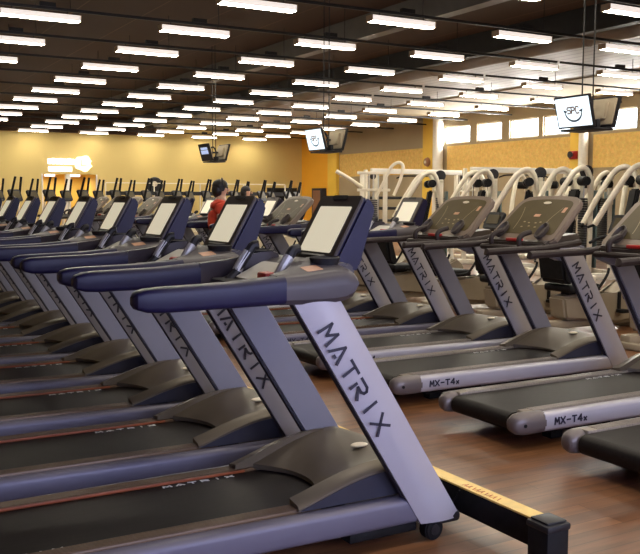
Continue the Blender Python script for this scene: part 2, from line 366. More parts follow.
def make_treadmill(kind, label, loc):
    t = thing('treadmill', label, 'treadmill', loc, 0, None)
    tv = kind == 'tv'
    part('base_frame', 'black', t, lambda bm: (box(bm, (0.42, -0.33, 0.055), (2.36, 0.33, 0.125), 0.01), box(bm, (0.5, -0.28, 0.0), (0.6, -0.2, 0.06)), box(bm, (0.5, 0.2, 0.0), (0.6, 0.28, 0.06)),
                                               box(bm, (0.9, -0.40, 0.06), (1.3, 0.40, 0.09)), box(bm, (1.95, -0.42, 0.05), (2.3, 0.42, 0.10), 0.01)))
    def belt(bm):
        prof = []
        for k in range(13):
            a = PI/2 + PI*k/12; prof.append((0.19 + 0.058*math.cos(a), 0.147 + 0.058*math.sin(a)))
        prof += [(2.05, 0.089), (2.05, 0.205)]
        profile_y(bm, prof, -0.274, 0.274)
    bo = part('running_belt', 'belt', t, belt)
    def bt(bm):
        lettering(bm, 'MATRIX', (1.36, 0.235, 0.2055), (1, 0, 0), (0, 1, 0), 0.022, 0.062, 0.008, 1.7, 0.001)
        lettering(bm, 'MATRIX', (0.44, -0.26, 0.2055), (1, 0, 0), (0, 1, 0), 0.022, 0.062, 0.008, 1.7, 0.001)
    part('lettering', 'white_ink', bo, bt)
    for s in (-1, 1):
        def sr(bm):
            secs = [(0.325, 0.150, 0.118, 0.362, 0.094), (2.0, 0.150, 0.118, 0.392, 0.094), (2.30, 0.150, 0.118, 0.392, 0.094)]
            rail_loft(bm, secs, s, 0.28)
        so = part('side_rail', 'railpaint' if tv else 'silver', t, sr)
        def mx(bm):
            o = (0.40, -0.4135, 0.132) if s < 0 else (0.40 + 0.30, 0.4135, 0.132)
            lettering(bm, 'MX-T4x', o, (-s, -0.0174, 0), (0, 0, 1), 0.042, 0.048, 0.010, 0.85)
        part('lettering', 'ink', so, mx)
        part('foot_rail', 'foot' if tv else 'footlight', t, lambda bm: (box(bm, (0.21, min(s*0.276, s*0.350), 0.18), (1.85, max(s*0.276, s*0.350), 0.221), 0.008),
             [box(bm, (0.28, s*0.285 + s*0.012*k - 0.003, 0.220), (1.75, s*0.285 + s*0.012*k + 0.003, 0.2235)) for k in range(6)]))
        if tv and s > 0:
            part('edge_strip', 'orange', t, lambda bm: box(bm, (0.24, min(s*0.266, s*0.2755), 0.207), (1.78, max(s*0.266, s*0.2755), 0.220), 0.002))
        def ec(bm):
            secs = [(0.102, 0.150, 0.05, 0.340, 0.06), (0.112, 0.150, 0.09, 0.342, 0.09), (0.14, 0.150, 0.126, 0.346, 0.112), (0.19, 0.150, 0.142, 0.347, 0.124), (0.30, 0.150, 0.140, 0.348, 0.124), (0.335, 0.150, 0.134, 0.350, 0.120)]
            rail_loft(bm, secs, s, 0.42)
        eo = part('end_cap', 'cap', t, ec)
        part('bolt', 'black', eo, lambda bm: cyl(bm, (0.165, s*0.400, 0.150), (0.165, s*0.411, 0.150), 0.011, seg=12))
    ho = part('motor_cover', 'hood', t, hood)
    for s in (-1, 1):
        part('cover_trim', 'cheek', ho, cheek, s)
        part('cover_side', 'channel', ho, lambda bm: loft(bm, [[(x, s*0.359, 0.213), (x, s*0.359, zt), (x, s*0.364, zt), (x, s*0.364, 0.213)] for x, zt in [(1.745 + 0.49*k/10, 0.218 + 0.105*math.sin(min(1, k/10*1.05)*PI/2)**1.1) for k in range(11)]]))
    def badge(bm):
        bmesh.ops.create_uvsphere(bm, u_segments=20, v_segments=10, radius=1, matrix=Matrix.Translation((2.24, -0.03, 0.352)) @ Matrix.Diagonal((0.045, 0.03, 0.010, 1)))
    part('badge', 'badge', ho, badge)
    for s in (-1, 1):
        uo = part('upright', 'silver', t, upright, s)
        part('edge_channel', 'channel', uo, lambda bm: loft(bm, [[(UPX(z)[0] - 0.003, OFF[s] + s*0.428, z), (UPX(z)[0] + 0.012, OFF[s] + s*0.428, z), (UPX(z)[0] + 0.03, OFF[s] + s*0.396, z), (UPX(z)[0] - 0.003, OFF[s] + s*0.396, z)] for z in (0.2, 1.13)]))
        def ut(bm):
            ax = Vector((0.531, 0, -0.847)); upv = Vector((0.847, 0, 0.531))
            c0 = Vector((1.818, OFF[s] + s*0.4592, 0.972)); adv = 0.0956; sz = 0.072
            if s < 0: lettering(bm, 'MATRIX', c0 - upv*sz/2 - ax*0.034, ax, upv, sz, adv, 0.0125, 0.95)
            else:     lettering(bm, 'MATRIX', c0 + ax*(adv*5 + 0.034) - upv*sz/2 , -ax, upv, sz, adv, 0.0125, 0.95)
        part('lettering', 'ink', uo, ut)
        part('inner_panel', 'panel', uo, lambda bm: loft(bm, [[(UPX(z)[0] + 0.005, OFF[s] + s*0.393, z), (UPX(z)[1] - 0.015, OFF[s] + s*0.393, z), (UPX(z)[1] - 0.02, OFF[s] + s*0.384, z), (UPX(z)[0] + 0.01, OFF[s] + s*0.384, z)] for z in (0.3, 1.11)]))
        part('foot_cap', 'dark', uo, lambda bm: box(bm, (2.39, min(s*0.37, s*0.452), 0.062), (2.525, max(s*0.37, s*0.452), 0.115), 0.02))
        def wh(bm): cyl(bm, (2.375, s*0.395, 0.050), (2.375, s*0.452, 0.050), 0.050, seg=24, bev=0.008)
        wo = part('wheel', 'black', t, wh)
        part('wheel_hub', 'dark', wo, lambda bm: cyl(bm, (2.375, s*0.448, 0.050), (2.375, s*0.458, 0.050), 0.024, seg=16))
    if tv:
        for s in (-1, 1):
            part('handrail', 'navy', t, rail_loft, [(1.012, 1.145, 0.03, 0.418, 0.04), (1.025, 1.145, 0.062, 0.418, 0.075), (1.06, 1.145, 0.084, 0.418, 0.098), (1.12, 1.145, 0.092, 0.418, 0.104), (1.40, 1.149, 0.097, 0.418, 0.108), (1.62, 1.158, 0.112, 0.416, 0.112)], s, 0.22)
            def hub(bm):
                R = []
                for x, zb, zt, ri, yi in ((1.60, 1.101, 1.214, 0.0, 0.36), (1.70, 1.098, 1.217, 0.012, 0.31), (1.78, 1.097, 1.224, 0.030, 0.235), (1.85, 1.099, 1.231, 0.038, 0.215), (1.90, 1.104, 1.233, 0.038, 0.215), (1.935, 1.118, 1.228, 0.032, 0.22), (1.957, 1.150, 1.205, 0.02, 0.235)):
                    R.append([(x, s*p, z) for p, z in ((0.450, zb), (0.468, zb + 0.02), (0.470, (zb + zt)/2), (0.466, zt - 0.030), (0.452, zt - 0.010), (0.425, zt), (yi + 0.06, zt + ri*0.8), (yi, zt + ri), (yi, zt - 0.03), (0.36, zb))])
                loft(bm, R)
            hb = part('arm_hub', 'hub', t, hub)
            part('sticker', 'sticker', hb, lambda bm: prism(bm, rrect(0.075, 0.07, 0.005), (1.785, s*0.375, 1.2335), (0.995, 0, 0.09), (0, 0.982, -s*0.19), (-0.09, s*0.19, 0.977), 0.002))
            def cup(bm):
                rr = []
                for k, (r, z) in enumerate(((0.046, 1.20), (0.056, 1.25), (0.064, 1.272), (0.058, 1.276), (0.048, 1.262), (0.030, 1.255))):
                    rr.append([(1.882 + r*1.05*math.cos(2*PI*j/20), s*0.315 + r*math.sin(2*PI*j/20), z) for j in range(20)])
                loft(bm, rr)
            part('cup_holder', 'dark', t, cup)
            g = part('grip_bar', 'dark', t, lambda bm: sweep(bm, [(1.66, s*0.20, 1.135), (1.71, s*0.205, 1.18), (1.775, s*0.20, 1.275), (1.795, s*0.198, 1.30), (1.82, s*0.19, 1.305)], 0.022))
            part('pulse_pad', 'grip', g, lambda bm: sweep(bm, [(1.715, s*0.206, 1.185), (1.745, s*0.205, 1.235), (1.772, s*0.202, 1.272)], 0.0235))
        part('dash', 'hub', t, lambda bm: profile_y(bm, [(1.66, 1.10), (1.66, 1.14), (1.78, 1.175), (1.88, 1.235), (1.99, 1.25), (2.03, 1.22), (2.0, 1.12), (1.85, 1.08)], -0.33, 0.33, 0.012))
        tr = part('tray', 'dark', t, lambda bm: box(bm, (1.60, -0.26, 1.115), (1.86, 0.26, 1.155), 0.015))
        part('stop_key', 'red', tr, lambda bm: box(bm, (1.70, -0.12, 1.15), (1.76, -0.03, 1.20), 0.012))
        part('keypad', 'pale', tr, lambda bm: prism(bm, rrect(0.16, 0.24, 0.02), (1.77, 0.06, 1.185), (0.9, 0, 0.43), (0, 1, 0), (-0.43, 0, 0.9), 0.012))
        part('neck', 'dark', t, lambda bm: box(bm, (1.98, -0.12, 1.16), (2.10, 0.12, 1.27), 0.02))
        def housing(bm): profile_y(bm, [(1.995, 1.235), (2.155, 1.515), (2.172, 1.527), (2.212, 1.500), (2.222, 1.478), (2.140, 1.215), (2.115, 1.19), (2.03, 1.195)], -0.192, 0.192, 0.014)
        hs = part('screen_housing', 'navy', t, housing)
        u = Vector((0.496, 0, 0.868)); n = Vector((-0.868, 0, 0.496)); c = Vector((2.077, 0, 1.377))
        bz = part('bezel', 'bezel', hs, lambda bm: prism(bm, rrect(0.375, 0.352, 0.03), c - n*0.004, (0, -1, 0), u, n, 0.014, 0.004))
        part('screen', 'screen', bz, lambda bm: prism(bm, rrect(0.278, 0.235, 0.006), c - u*0.002 + n*0.0105, (0, -1, 0), u, n, 0.002))
        part('speaker_strip', 'dark', bz, lambda bm: prism(bm, rrect(0.13, 0.022, 0.01), c + u*0.163 + n*0.0100, (0, -1, 0), u, n, 0.004))
    else:
        for s in (-1, 1):
            part('handrail', 'brown_tube', t, lambda bm: sweep(bm, [(0.93, s*0.405, 1.115), (0.95, s*0.405, 1.118), (1.2, s*0.41, 1.125), (1.5, s*0.415, 1.13), (1.72, s*0.41, 1.15), (1.90, s*0.40, 1.17)], 0.028))
            part('rail_bracket', 'panel', t, lambda bm: profile_y(bm, [(1.55, 1.08), (1.60, 1.14), (1.98, 1.14), (1.93, 1.05), (1.72, 1.02)], min(s*0.31, s*0.395), max(s*0.31, s*0.395), 0.01))
        part('crossbar', 'brown_tube', t, lambda bm: sweep(bm, [(1.70, -0.36, 1.10), (1.52, -0.33, 1.11), (1.47, -0.26, 1.12), (1.46, 0, 1.12), (1.47, 0.26, 1.12), (1.52, 0.33, 1.11), (1.70, 0.36, 1.10)], 0.024))
        for s in (-1, 1):
            part('pulse_grip', 'brown_tube', t, lambda bm: sweep(bm, [(1.47, s*0.17, 1.12), (1.46, s*0.17, 1.19), (1.50, s*0.17, 1.23), (1.58, s*0.17, 1.25)], 0.022))
        u = Vector((0.735, 0, 0.678)); n = Vector((-0.678, 0, 0.735)); c = Vector((1.80, 0, 1.355))
        def outline(k, top=0.0):
            pts = []
            W0, W1, h = 0.40*k, 0.345*k, 0.265 if k == 1 else 0.20
            base = [(-W0, -h), (W0, -h), (W1, h*0.86)]
            arc = [(W1*math.cos(a), h*0.86 + 0.045*math.sin(a)) for a in [PI*i/10 for i in range(1, 10)]]
            return [(-W0*0.93, -h), (W0*0.93, -h), (W0, -h*0.86), (W1*1.03, h*0.70), (W1, h*0.86)] + [(W1*0.96*math.cos(a), h*0.86 + 0.05*math.sin(a)**0.7) for a in [PI*i/12 for i in range(1, 12)]] + [(-W1, h*0.86), (-W1*1.03, h*0.70), (-W0, -h*0.86)]
        hs = part('console_housing', 'frame_wide', t, lambda bm: prism(bm, outline(1), c - n*0.05, (0, -1, 0), u, n, 0.055, 0.012))
        dp = part('display', 'display', hs, lambda bm: prism(bm, outline(0.86), c + u*0.01 + n*0.004, (0, -1, 0), u, n, 0.004))
        part('badge', 'badge', hs, lambda bm: prism(bm, [(0.045*math.cos(2*PI*k/16), 0.015*math.sin(2*PI*k/16)) for k in range(16)], c + u*0.185 + n*0.008, (0, -1, 0), u, n, 0.004))
        def leds(bm):
            for q in (-1, 1):
                for k in range(8):
                    f0, f1 = k/8, (k+1)/8
                    a = Vector((q*(0.16 + 0.07*f0*f0), -0.14 + 0.27*f0)); b2 = Vector((q*(0.16 + 0.07*f1*f1), -0.14 + 0.27*f1))
                    P = [c + n*0.0085 + Vector((0, -1, 0))*p[0] + u*p[1] for p in ((a.x - 0.003, a.y), (a.x + 0.003, a.y), (b2.x + 0.003, b2.y), (b2.x - 0.003, b2.y))]
                    bm.faces.new([bm.verts.new(p) for p in P])
            for (yy, zz) in ((-0.09, -0.05), (-0.03, -0.06), (0.05, -0.06), (0.1, -0.05), (-0.08, -0.11), (0.08, -0.11), (0, -0.10)):
                prism(bm, rrect(0.022, 0.012, 0.003, 2), c + n*0.008 + Vector((0, -1, 0))*yy + u*zz, (0, -1, 0), u, n, 0.002)
        part('key_print', 'key', dp, leds)
        part('readout', 'sticker', dp, lambda bm: prism(bm, rrect(0.07, 0.03, 0.004), c + n*0.008 + u*0.03, (0, -1, 0), u, n, 0.002))
        part('sticker', 'sticker', dp, lambda bm: prism(bm, rrect(0.035, 0.06, 0.004), c + n*0.008 + u*0.10 + Vector((0, -0.262, 0)), (0, -1, 0), u, n, 0.002))
        ty = part('tray', 'bezel', t, lambda bm: profile_y(bm, [(1.56, 1.13), (1.55, 1.17), (1.60, 1.185), (1.75, 1.22), (1.95, 1.24), (1.98, 1.16), (1.8, 1.11)], -0.355, 0.355, 0.012))
        part('stop_bar', 'red', ty, lambda bm: box(bm, (1.545, -0.09, 1.168), (1.585, 0.09, 1.195), 0.008))
        for s in (-1, 1):
            def scoop(bm):
                rr = []
                for r, q in ((0.02, -0.012), (0.052, 0.0), (0.060, 0.035), (0.054, 0.038), (0.044, 0.01), (0.016, -0.004)):
                    rr.append([Vector((1.655, s*0.24, 1.245)) + Vector((0, -1, 0))*(r*0.75*math.cos(2*PI*j/16)) + u*(1.5*r*math.sin(2*PI*j/16)) + n*q for j in range(16)])
                loft(bm, rr)
            part('cup_holder', 'bezel', t, scoop)
    return t

P = 1.10
tv0 = make_treadmill('tv', 'treadmill with navy padded arms beside the black floor post, first of its row', (0, 3.56, 0))
tv0['group'] = 'treadmills with navy arms along the aisle'
for k in range(1, 13):
    dup(tv0, (0, 3.56 + P*k, 0), None, 'treadmill with navy padded arms, %s of its row from the black floor post' % ORD[k])
DX = 3.56
wide0 = make_treadmill('wide', 'treadmill with wide arched console, first of the row across the aisle', (DX, 3.60, 0))
wide0['group'] = 'treadmills across the aisle'
ROW2 = [3.26, 4.40, 5.68, 6.77, 7.95] + [9.10 + P*k for k in range(0, 11)]
wide0.location.y = ROW2[0]
for k in range(1, 16):
    src = tv0 if k in (4, 5, 7, 8, 9, 10) else wide0
    kind = 'wide arched console' if src is wide0 else 'small upright screen'
    o = dup(src, (DX, ROW2[k], 0), None, 'treadmill with %s, %s of the row across the aisle' % (kind, ORD[k]))
    o['group'] = 'treadmills across the aisle'

# ------------------------------------------------------------------ floor rail and post
def rail_lower(bm): box(bm, (2.565, 2.58, 0.075), (2.635, 12.0, 0.195), 0.004)
t = thing('power_rail', 'low black floor rail with a yellow printed top along the treadmill fronts', 'floor rail', (0, 0, 0))
part('rail_body', 'black', t, rail_lower)
top = part('rail_top', 'postyellow', t, lambda bm: box(bm, (2.560, 2.58, 0.195), (2.640, 12.0, 0.203)))
def redprint(bm):
    for k in range(9):
        y = 2.93 + 0.028*k
        for (a, b) in (((-0.014, 0.0), (0.014, 0.008)), ((0.014, 0.008), (-0.012, 0.016)))[: 2 if k % 3 else 1]:
            prism(bm, [(a[0], a[1]), (a[0] + 0.004, a[1] - 0.003), (b[0] + 0.004, b[1]), (b[0], b[1] + 0.004)], (2.59, y, 0.2035), (1, 0, 0), (0, 1, 0), (0, 0, 1), 0.001)
part('print', 'redink', top, redprint)
for y in (5.1, 9.5): part('foot', 'black', t, lambda bm: box(bm, (2.56, y, 0), (2.62, y + 0.1, 0.08)))
part('power_cord', 'black', t, lambda bm: sweep(bm, [(2.535, 3.2, 0.10), (2.545, 3.19, 0.13), (2.548, 3.17, 0.16), (2.545, 3.15, 0.19)], 0.004, 6))
t = thing('floor_post', 'short black square post at the end of the yellow-topped floor rail', 'post', (2.462, 2.50, 0))
part('shaft', 'black', t, lambda bm: box(bm, (-0.055, -0.055, 0), (0.055, 0.055, 0.262), 0.004))
part('cap', 'dark', t, lambda bm: (box(bm, (-0.062, -0.062, 0.243), (0.062, 0.062, 0.273), 0.01), box(bm, (-0.05, -0.05, 0.273), (0.05, 0.05, 0.283), 0.006)))

# ------------------------------------------------------------------ room
CZ, WX, WY = 4.72, 21.4, 39.2
XL, YB = -6.0, -1.7
CD = 5.02
bm = bmesh.new(); box(bm, (XL, YB, -0.1), (WX + 0.2, WY + 0.2, 0)); struct('floor', bm, 'floor')
bm = bmesh.new(); box(bm, (XL, YB, CD), (14.05, WY + 0.2, CD + 0.15)); struct('ceiling', bm, 'ceil')
bm = bmesh.new(); box(bm, (14.05, YB, CZ), (WX + 0.2, WY + 0.2, CZ + 0.15)); struct('ceiling', bm, 'whiteceil')
bm = bmesh.new(); box(bm, (14.0, YB, CZ - 0.03), (14.05, WY, CD)); struct('trim_4', bm, 'darkbeam')
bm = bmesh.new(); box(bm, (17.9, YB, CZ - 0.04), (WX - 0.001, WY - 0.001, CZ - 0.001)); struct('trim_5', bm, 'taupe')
# far wall with a doorway
DL, DR, DT = 8.78, 11.15, 2.53
bm = bmesh.new()
box(bm, (XL, WY, 0), (DL, WY + 0.2, CD)); box(bm, (DR, WY, 0), (WX, WY + 0.2, CD)); box(bm, (DL, WY, DT), (DR, WY + 0.2, CD))
struct('wall_far', bm, 'tan')
bm = bmesh.new(); box(bm, (XL, WY - 0.25, 4.30), (13.99, WY - 0.002, CD - 0.002)); struct('trim_1', bm, 'ceil')
# corridor behind the doorway
bm = bmesh.new()
box(bm, (DL - 0.1, WY + 2.4, 0), (DR + 0.1, WY + 2.5, 2.7)); box(bm, (DL - 0.1, WY + 0.2, 0), (DL, WY + 2.4, 2.7)); box(bm, (DR, WY + 0.2, 0), (DR + 0.1, WY + 2.4, 2.7))
box(bm, (DL - 0.1, WY + 0.2, DT + 0.02), (DR + 0.1, WY + 2.5, 2.75)); struct('wall_corridor', bm, 'corridor')
bm = bmesh.new(); box(bm, (DL - 0.1, WY + 0.2, -0.1), (DR + 0.1, WY + 2.5, 0)); struct('floor', bm, 'floor')
bm = bmesh.new(); box(bm, (9.80, WY - 0.03, 0), (9.98, WY + 0.22, DT)); box(bm, (DL - 0.02, WY - 0.01, 0), (DL + 0.05, WY + 0.02, DT)); box(bm, (DR - 0.05, WY - 0.01, 0), (DR + 0.02, WY + 0.02, DT)); struct('trim_2', bm, 'white')
# side wall with a window strip
WIN = [(26.24, 27.75), (24.50, 25.84), (22.67, 24.10), (21.23, 22.45), (18.55, 19.98), (16.9, 18.2)]
ZB, ZT = 3.60, 4.26
bm = bmesh.new()
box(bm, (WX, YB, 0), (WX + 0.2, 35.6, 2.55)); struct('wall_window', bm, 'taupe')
bm = bmesh.new()
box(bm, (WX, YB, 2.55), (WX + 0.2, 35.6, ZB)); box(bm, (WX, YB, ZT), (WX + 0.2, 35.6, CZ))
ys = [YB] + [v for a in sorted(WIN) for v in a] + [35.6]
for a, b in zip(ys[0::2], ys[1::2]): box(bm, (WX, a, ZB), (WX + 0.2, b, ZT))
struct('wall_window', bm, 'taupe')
bm = bmesh.new(); box(bm, (WX, 35.6, 0), (WX + 0.2, WY, CZ)); struct('wall_corner', bm, 'orangewall')
bm = bmesh.new()
for a, b in ((28.95, 35.5), (21.05, 27.55), (9.0, 20.2)): box(bm, (WX - 0.03, a, 2.50), (WX - 0.002, b, 3.52))
struct('trim_3', bm, 'osb')
for i, (a, b) in enumerate(WIN):
    bm = bmesh.new()
    for lo, hi in (((a, ZB), (b, ZB + 0.05)), ((a, ZT - 0.05), (b, ZT)), ((a, ZB), (a + 0.05, ZT)), ((b - 0.05, ZB), (b, ZT))): box(bm, (WX + 0.06, lo[0], lo[1]), (WX + 0.12, hi[0], hi[1]))
    w = struct('window_%d' % (i+1), bm, 'white')
    g = part('pane', 'glass', w, lambda bm: box(bm, (WX + 0.085, a + 0.05, ZB + 0.05), (WX + 0.092, b - 0.05, ZT - 0.05)))
for i, (a, b, m) in enumerate(((35.6, 36.4, 'yellow'), (28.2, 28.95, 'yellow'), (20.62, 21.05, 'yellow'))):
    bm = bmesh.new(); box(bm, (WX - 0.16, a, 0), (WX - 0.001, b, CZ - 0.001), 0.01); struct('column_%d' % (i+1), bm, m)
for i, (yc, r) in enumerate(((27.88, 0.20), (20.42, 0.15))):
    bm = bmesh.new(); cyl(bm, (WX - 0.22, yc, 0), (WX - 0.22, yc, CZ - 0.001), r, seg=20); struct('column_%d' % (i+4), bm, 'white')
bm = bmesh.new(); box(bm, (XL - 0.2, YB, 0), (XL, WY + 0.2, CD)); struct('wall_left', bm, 'tan')
bm = bmesh.new()
box(bm, (XL, YB - 0.2, 0), (WX, YB, 0.9)); box(bm, (XL, YB - 0.2, 3.4), (WX, YB, CD)); box(bm, (XL, YB - 0.2, 0.9), (-1, YB, 3.4)); box(bm, (6.0, YB - 0.2, 0.9), (WX, YB, 3.4)); struct('wall_back', bm, 'tan')
bm = bmesh.new()
for x in (-1, 1.3, 3.65, 5.94): box(bm, (x, YB - 0.14, 0.9), (x + 0.06, YB - 0.08, 3.4))
for z in (0.9, 3.34): box(bm, (-1, YB - 0.14, z), (6, YB - 0.08, z + 0.06))
w = struct('window_7', bm, 'white'); part('pane', 'glass', w, lambda bm: box(bm, (-1, YB - 0.115, 0.95), (6, YB - 0.105, 3.35)))  # unseen window, added for the blue fill light to come through

# ceiling steelwork and duct on the window side
bm = bmesh.new(); box(bm, (9.4, YB, 4.60), (9.65, WY - 0.3, CD - 0.001)); struct('beam_1', bm, 'greybeam')
bm = bmesh.new(); box(bm, (12.5, YB, 4.56), (12.7, WY - 0.3, CD - 0.001)); struct('beam_2', bm, 'darkbeam')
t = thing('air_duct', 'long brown round air duct slung under the ceiling on the window side', 'duct', (13.55, 0, 4.77))
part('pipe', 'duct', t, lambda bm: cyl(bm, (0, 3.0, 0), (0, 38, 0), 0.235, seg=28))
for y in (3.0, 8, 13, 18, 23, 28, 33):
    part('flange', 'duct', t, lambda bm: cyl(bm, (0, y, 0), (0, y + 0.05, 0), 0.248, seg=28))
    part('hanger', 'rail', t, lambda bm: box(bm, (-0.02, y + 1.5, 0.22), (0.02, y + 1.54, CD - 4.77)))

# ------------------------------------------------------------------ ceiling lights on tracks
LZ = 4.29
lx = [0.71 + 2.526*i for i in range(0, 9)]
ly = [14.30 + 2.407*j for j in range(-2, 11)]
def make_lamp(label, loc):
    t = thing('ceiling_light', label, 'ceiling light', loc, 0, 'fluorescent lights hung in lines under the ceiling')
    hs = part('side_diffuser', 'lampside', t, lambda bm: box(bm, (-0.60, -0.085, -0.030), (0.60, 0.085, 0.055), 0.008))
    part('tube_diffuser', 'tube', t, lambda bm: box(bm, (-0.59, -0.070, -0.041), (0.59, 0.070, -0.029), 0.004))
    for s in (-1, 1): part('end_cap', 'lampcap', t, lambda bm: box(bm, (s*0.605 - 0.008, -0.088, -0.042), (s*0.605 + 0.008, 0.088, 0.058), 0.003))
    for s in (-1, 1): part('hanger', 'rail', t, lambda bm: cyl(bm, (s*0.42, 0, 0.06), (s*0.42, 0, 0.11), 0.01, seg=8))
    return t
lamp0 = None
def vis(x, y):  # which fixtures stand in the part of the hall the photograph looks at
    d = 0.497*x + 0.868*y; lat = (0.868*x - 0.497*y)/d*895
    if not (-350 < lat < 350): return False
    return (LZ - 1.52)/d*895 < 212
dark_spots = {(3, 3), (6, 1), (6, 2), (7, 0), (7, 1), (7, 2), (7, 3), (8, 0)}
for i, x in enumerate(lx[:8]):
    for j, y in enumerate(ly):
        if not vis(x, y): continue
        lb = 'hanging fluorescent light, %s from the far wall in the %s line from the sign side' % (ORD[len(ly)-1-j], ORD[i])
        if lamp0 is None: lamp0 = make_lamp(lb, (x, y, LZ))
        else: dup(lamp0, (x, y, LZ), None, lb)
for j, y in enumerate(ly):
    for (x0, x1, zc, rods, boxes, side) in ((-2.0, 13.98, CD, (3.7, 6.2, 8.7, 11.3), (3.35, 5.85, 8.4, 10.9), 'under the dark ceiling'), (14.08, WX - 0.05, CZ, (16.3,), (15.9,), 'under the pale ceiling')):
        t = thing('ceiling_track', 'thin black ceiling track %s, %s from the far wall' % (side, ORD[len(ly)-1-j]), 'light track', (0, y, LZ + 0.11), 0, 'black tracks the lights hang from')
        part('track_bar', 'rail', t, lambda bm: box(bm, (x0, -0.02, 0), (x1, 0.02, 0.045)))
        for x in rods: part('track_rod', 'rail', t, lambda bm: cyl(bm, (x, 0, 0.04), (x, 0, zc - LZ - 0.16 if x > 14 else zc - LZ - 0.122), 0.006, seg=6))
        for x in boxes: part('junction_box', 'rail', t, lambda bm: box(bm, (x - 0.12, -0.04, 0.045), (x + 0.12, 0.04, 0.11)))

# ------------------------------------------------------------------ hanging televisions
def make_tv(label, loc, picture):
    t = thing('hanging_tv', label, 'television', loc, 0, 'televisions hung back to back over the aisle')
    tilt = math.radians(15)
    for s in (-1, 1):
        n = Vector((s*math.cos(tilt), 0, -math.sin(tilt))); up = Vector((s*math.sin(tilt), 0, math.cos(tilt))); u = Vector((0, s, 0))
        c = Vector((s*0.20, 0, 0.0))
        cs = part('casing', 'dark', t, lambda bm: prism(bm, rrect(0.60, 0.40, 0.012), c, u, up, n, 0.035, 0.004))
        part('back_shell', 'tvback', cs, lambda bm: (prism(bm, rrect(0.54, 0.34, 0.02), c, u, up, -n, 0.03, 0.005), prism(bm, rrect(0.36, 0.22, 0.02), c - n*0.03, u, up, -n, 0.04, 0.01)))
        if picture == 'emblem':
            sc = part('screen', 'tvscreen', cs, lambda bm: prism(bm, rrect(0.555, 0.355, 0.004), c + n*0.035, u, up, n, 0.002))
            def ring(bm):
                for k in range(20):
                    a0, a1 = PI*(1.02) + PI*0.96*k/20, PI*1.02 + PI*0.96*(k+1)/20
                    w = lambda a: 0.012 + 0.012*math.sin((a - PI*1.02)/(0.96)) 
                    pts = [(math.cos(a)*r*1.15, math.sin(a)*r) for a, r in ((a0, 0.125), (a1, 0.125), (a1, 0.125 - w(a1)), (a0, 0.125 - w(a0)))]
                    prism(bm, pts, c + n*0.0372, u, up, n, 0.001)
                for q in (-1, 1): prism(bm, [(q*0.09, 0.012), (q*0.16, 0.035), (q*0.143, -0.01)], c + n*0.0372, u, up, n, 0.001)
            part('emblem_ring', 'emblem_blue', sc, ring)
            part('emblem_letters', 'emblem_brown', sc, lambda bm: lettering(bm, 'SPC', c + n*0.0372 - u*0.098 - up*0.02, u, up, 0.085, 0.068, 0.016, 0.66, 0.001))
        else:
            sc = part('screen', 'dark', cs, lambda bm: prism(bm, rrect(0.555, 0.355, 0.004), c + n*0.035, u, up, n, 0.002))
            part('picture', 'tvblue', sc, lambda bm: (prism(bm, rrect(0.40, 0.06, 0.004), c + n*0.037 + up*0.09, u, up, n, 0.001), prism(bm, rrect(0.42, 0.09, 0.004), c + n*0.037 + up*0.005, u, up, n, 0.001)))
    part('base_tray', 'dark', t, lambda bm: box(bm, (-0.17, -0.28, -0.235), (0.17, 0.28, -0.205), 0.01))
    part('bracket', 'dark', t, lambda bm: (sweep(bm, [(-0.13, 0.08, 0.02), (0.0, 0.08, 0.13), (0.08, 0.08, 0.0), (0.03, 0.08, -0.21)], 0.018), box(bm, (-0.03, -0.2, -0.21), (0.03, 0.2, -0.1), 0.01), cyl(bm, (-0.14, 0.08, 0), (0.14, 0.08, 0), 0.02)))
    for q in (-0.09, 0.09): part('hanging_rod', 'rail', t, lambda bm: cyl(bm, (0, q, -0.12), (0, q, CD - loc[2]), 0.009, seg=8))
    return t
make_tv('white-screened television pair with emblem, hanging beside the yellow window column', (8.50, 8.15, 2.60), 'emblem')
make_tv('smaller-looking white-screened television pair with emblem, hanging before the orange wall corner', (8.06, 13.86, 2.56), 'emblem')
make_tv('dark-screened television pair with a small blue picture, hanging before the tan wall', (8.31, 19.48, 2.58), 'blue')

# ------------------------------------------------------------------ far wall fittings
t = thing('lit_sign', 'glowing white sign and round logo above the yellow doorway', 'sign', (0, WY, 0))
for k in range(7):   # blown-out letters: only their blocks can be made out
    x = 9.03 + 0.165*k
    part('letter_block', 'sign', t, lambda bm: box(bm, (x, -0.08, 2.95), (x + 0.145, -0.01, 3.18 + 0.02*(k % 2)), 0.02))
part('lower_line', 'sign', t, lambda bm: box(bm, (9.05, -0.08, 2.64), (10.05, -0.01, 2.84), 0.02))
def logo(bm):
    pts = []
    for k in range(40):
        a = 2*PI*k/40; r = 0.34 + 0.03*math.cos(5*a + 0.5)
        if abs(a) < 0.3 or a > 2*PI - 0.2: r *= 0.72
        pts.append((r*1.12*math.cos(a), r*math.sin(a)))
    prism(bm, pts, (10.56, -0.01, 3.0), (1, 0, 0), (0, 0, 1), (0, -1, 0), 0.08, 0.01)
lg = part('round_logo', 'logo', t, logo)
part('logo_mark', 'sticker', lg, lambda bm: lettering(bm, 'L', (10.46, -0.092, 2.90), (1, 0, 0), (0, 0, 1), 0.26, 0.1, 0.03, 1.0, 0.004))
t = thing('wall_screen', 'wide black screen on the tan wall near the orange corner', 'screen', (20.28, WY, 0))
part('casing', 'dark', t, lambda bm: box(bm, (-0.82, -0.08, 0.95), (0.82, -0.002, 2.03), 0.01))
part('display', 'black', t, lambda bm: box(bm, (-0.77, -0.085, 1.0), (0.77, -0.079, 1.98)))
part('mark', 'white_ink', t, lambda bm: box(bm, (0.15, -0.089, 1.35), (0.5, -0.084, 1.45)))
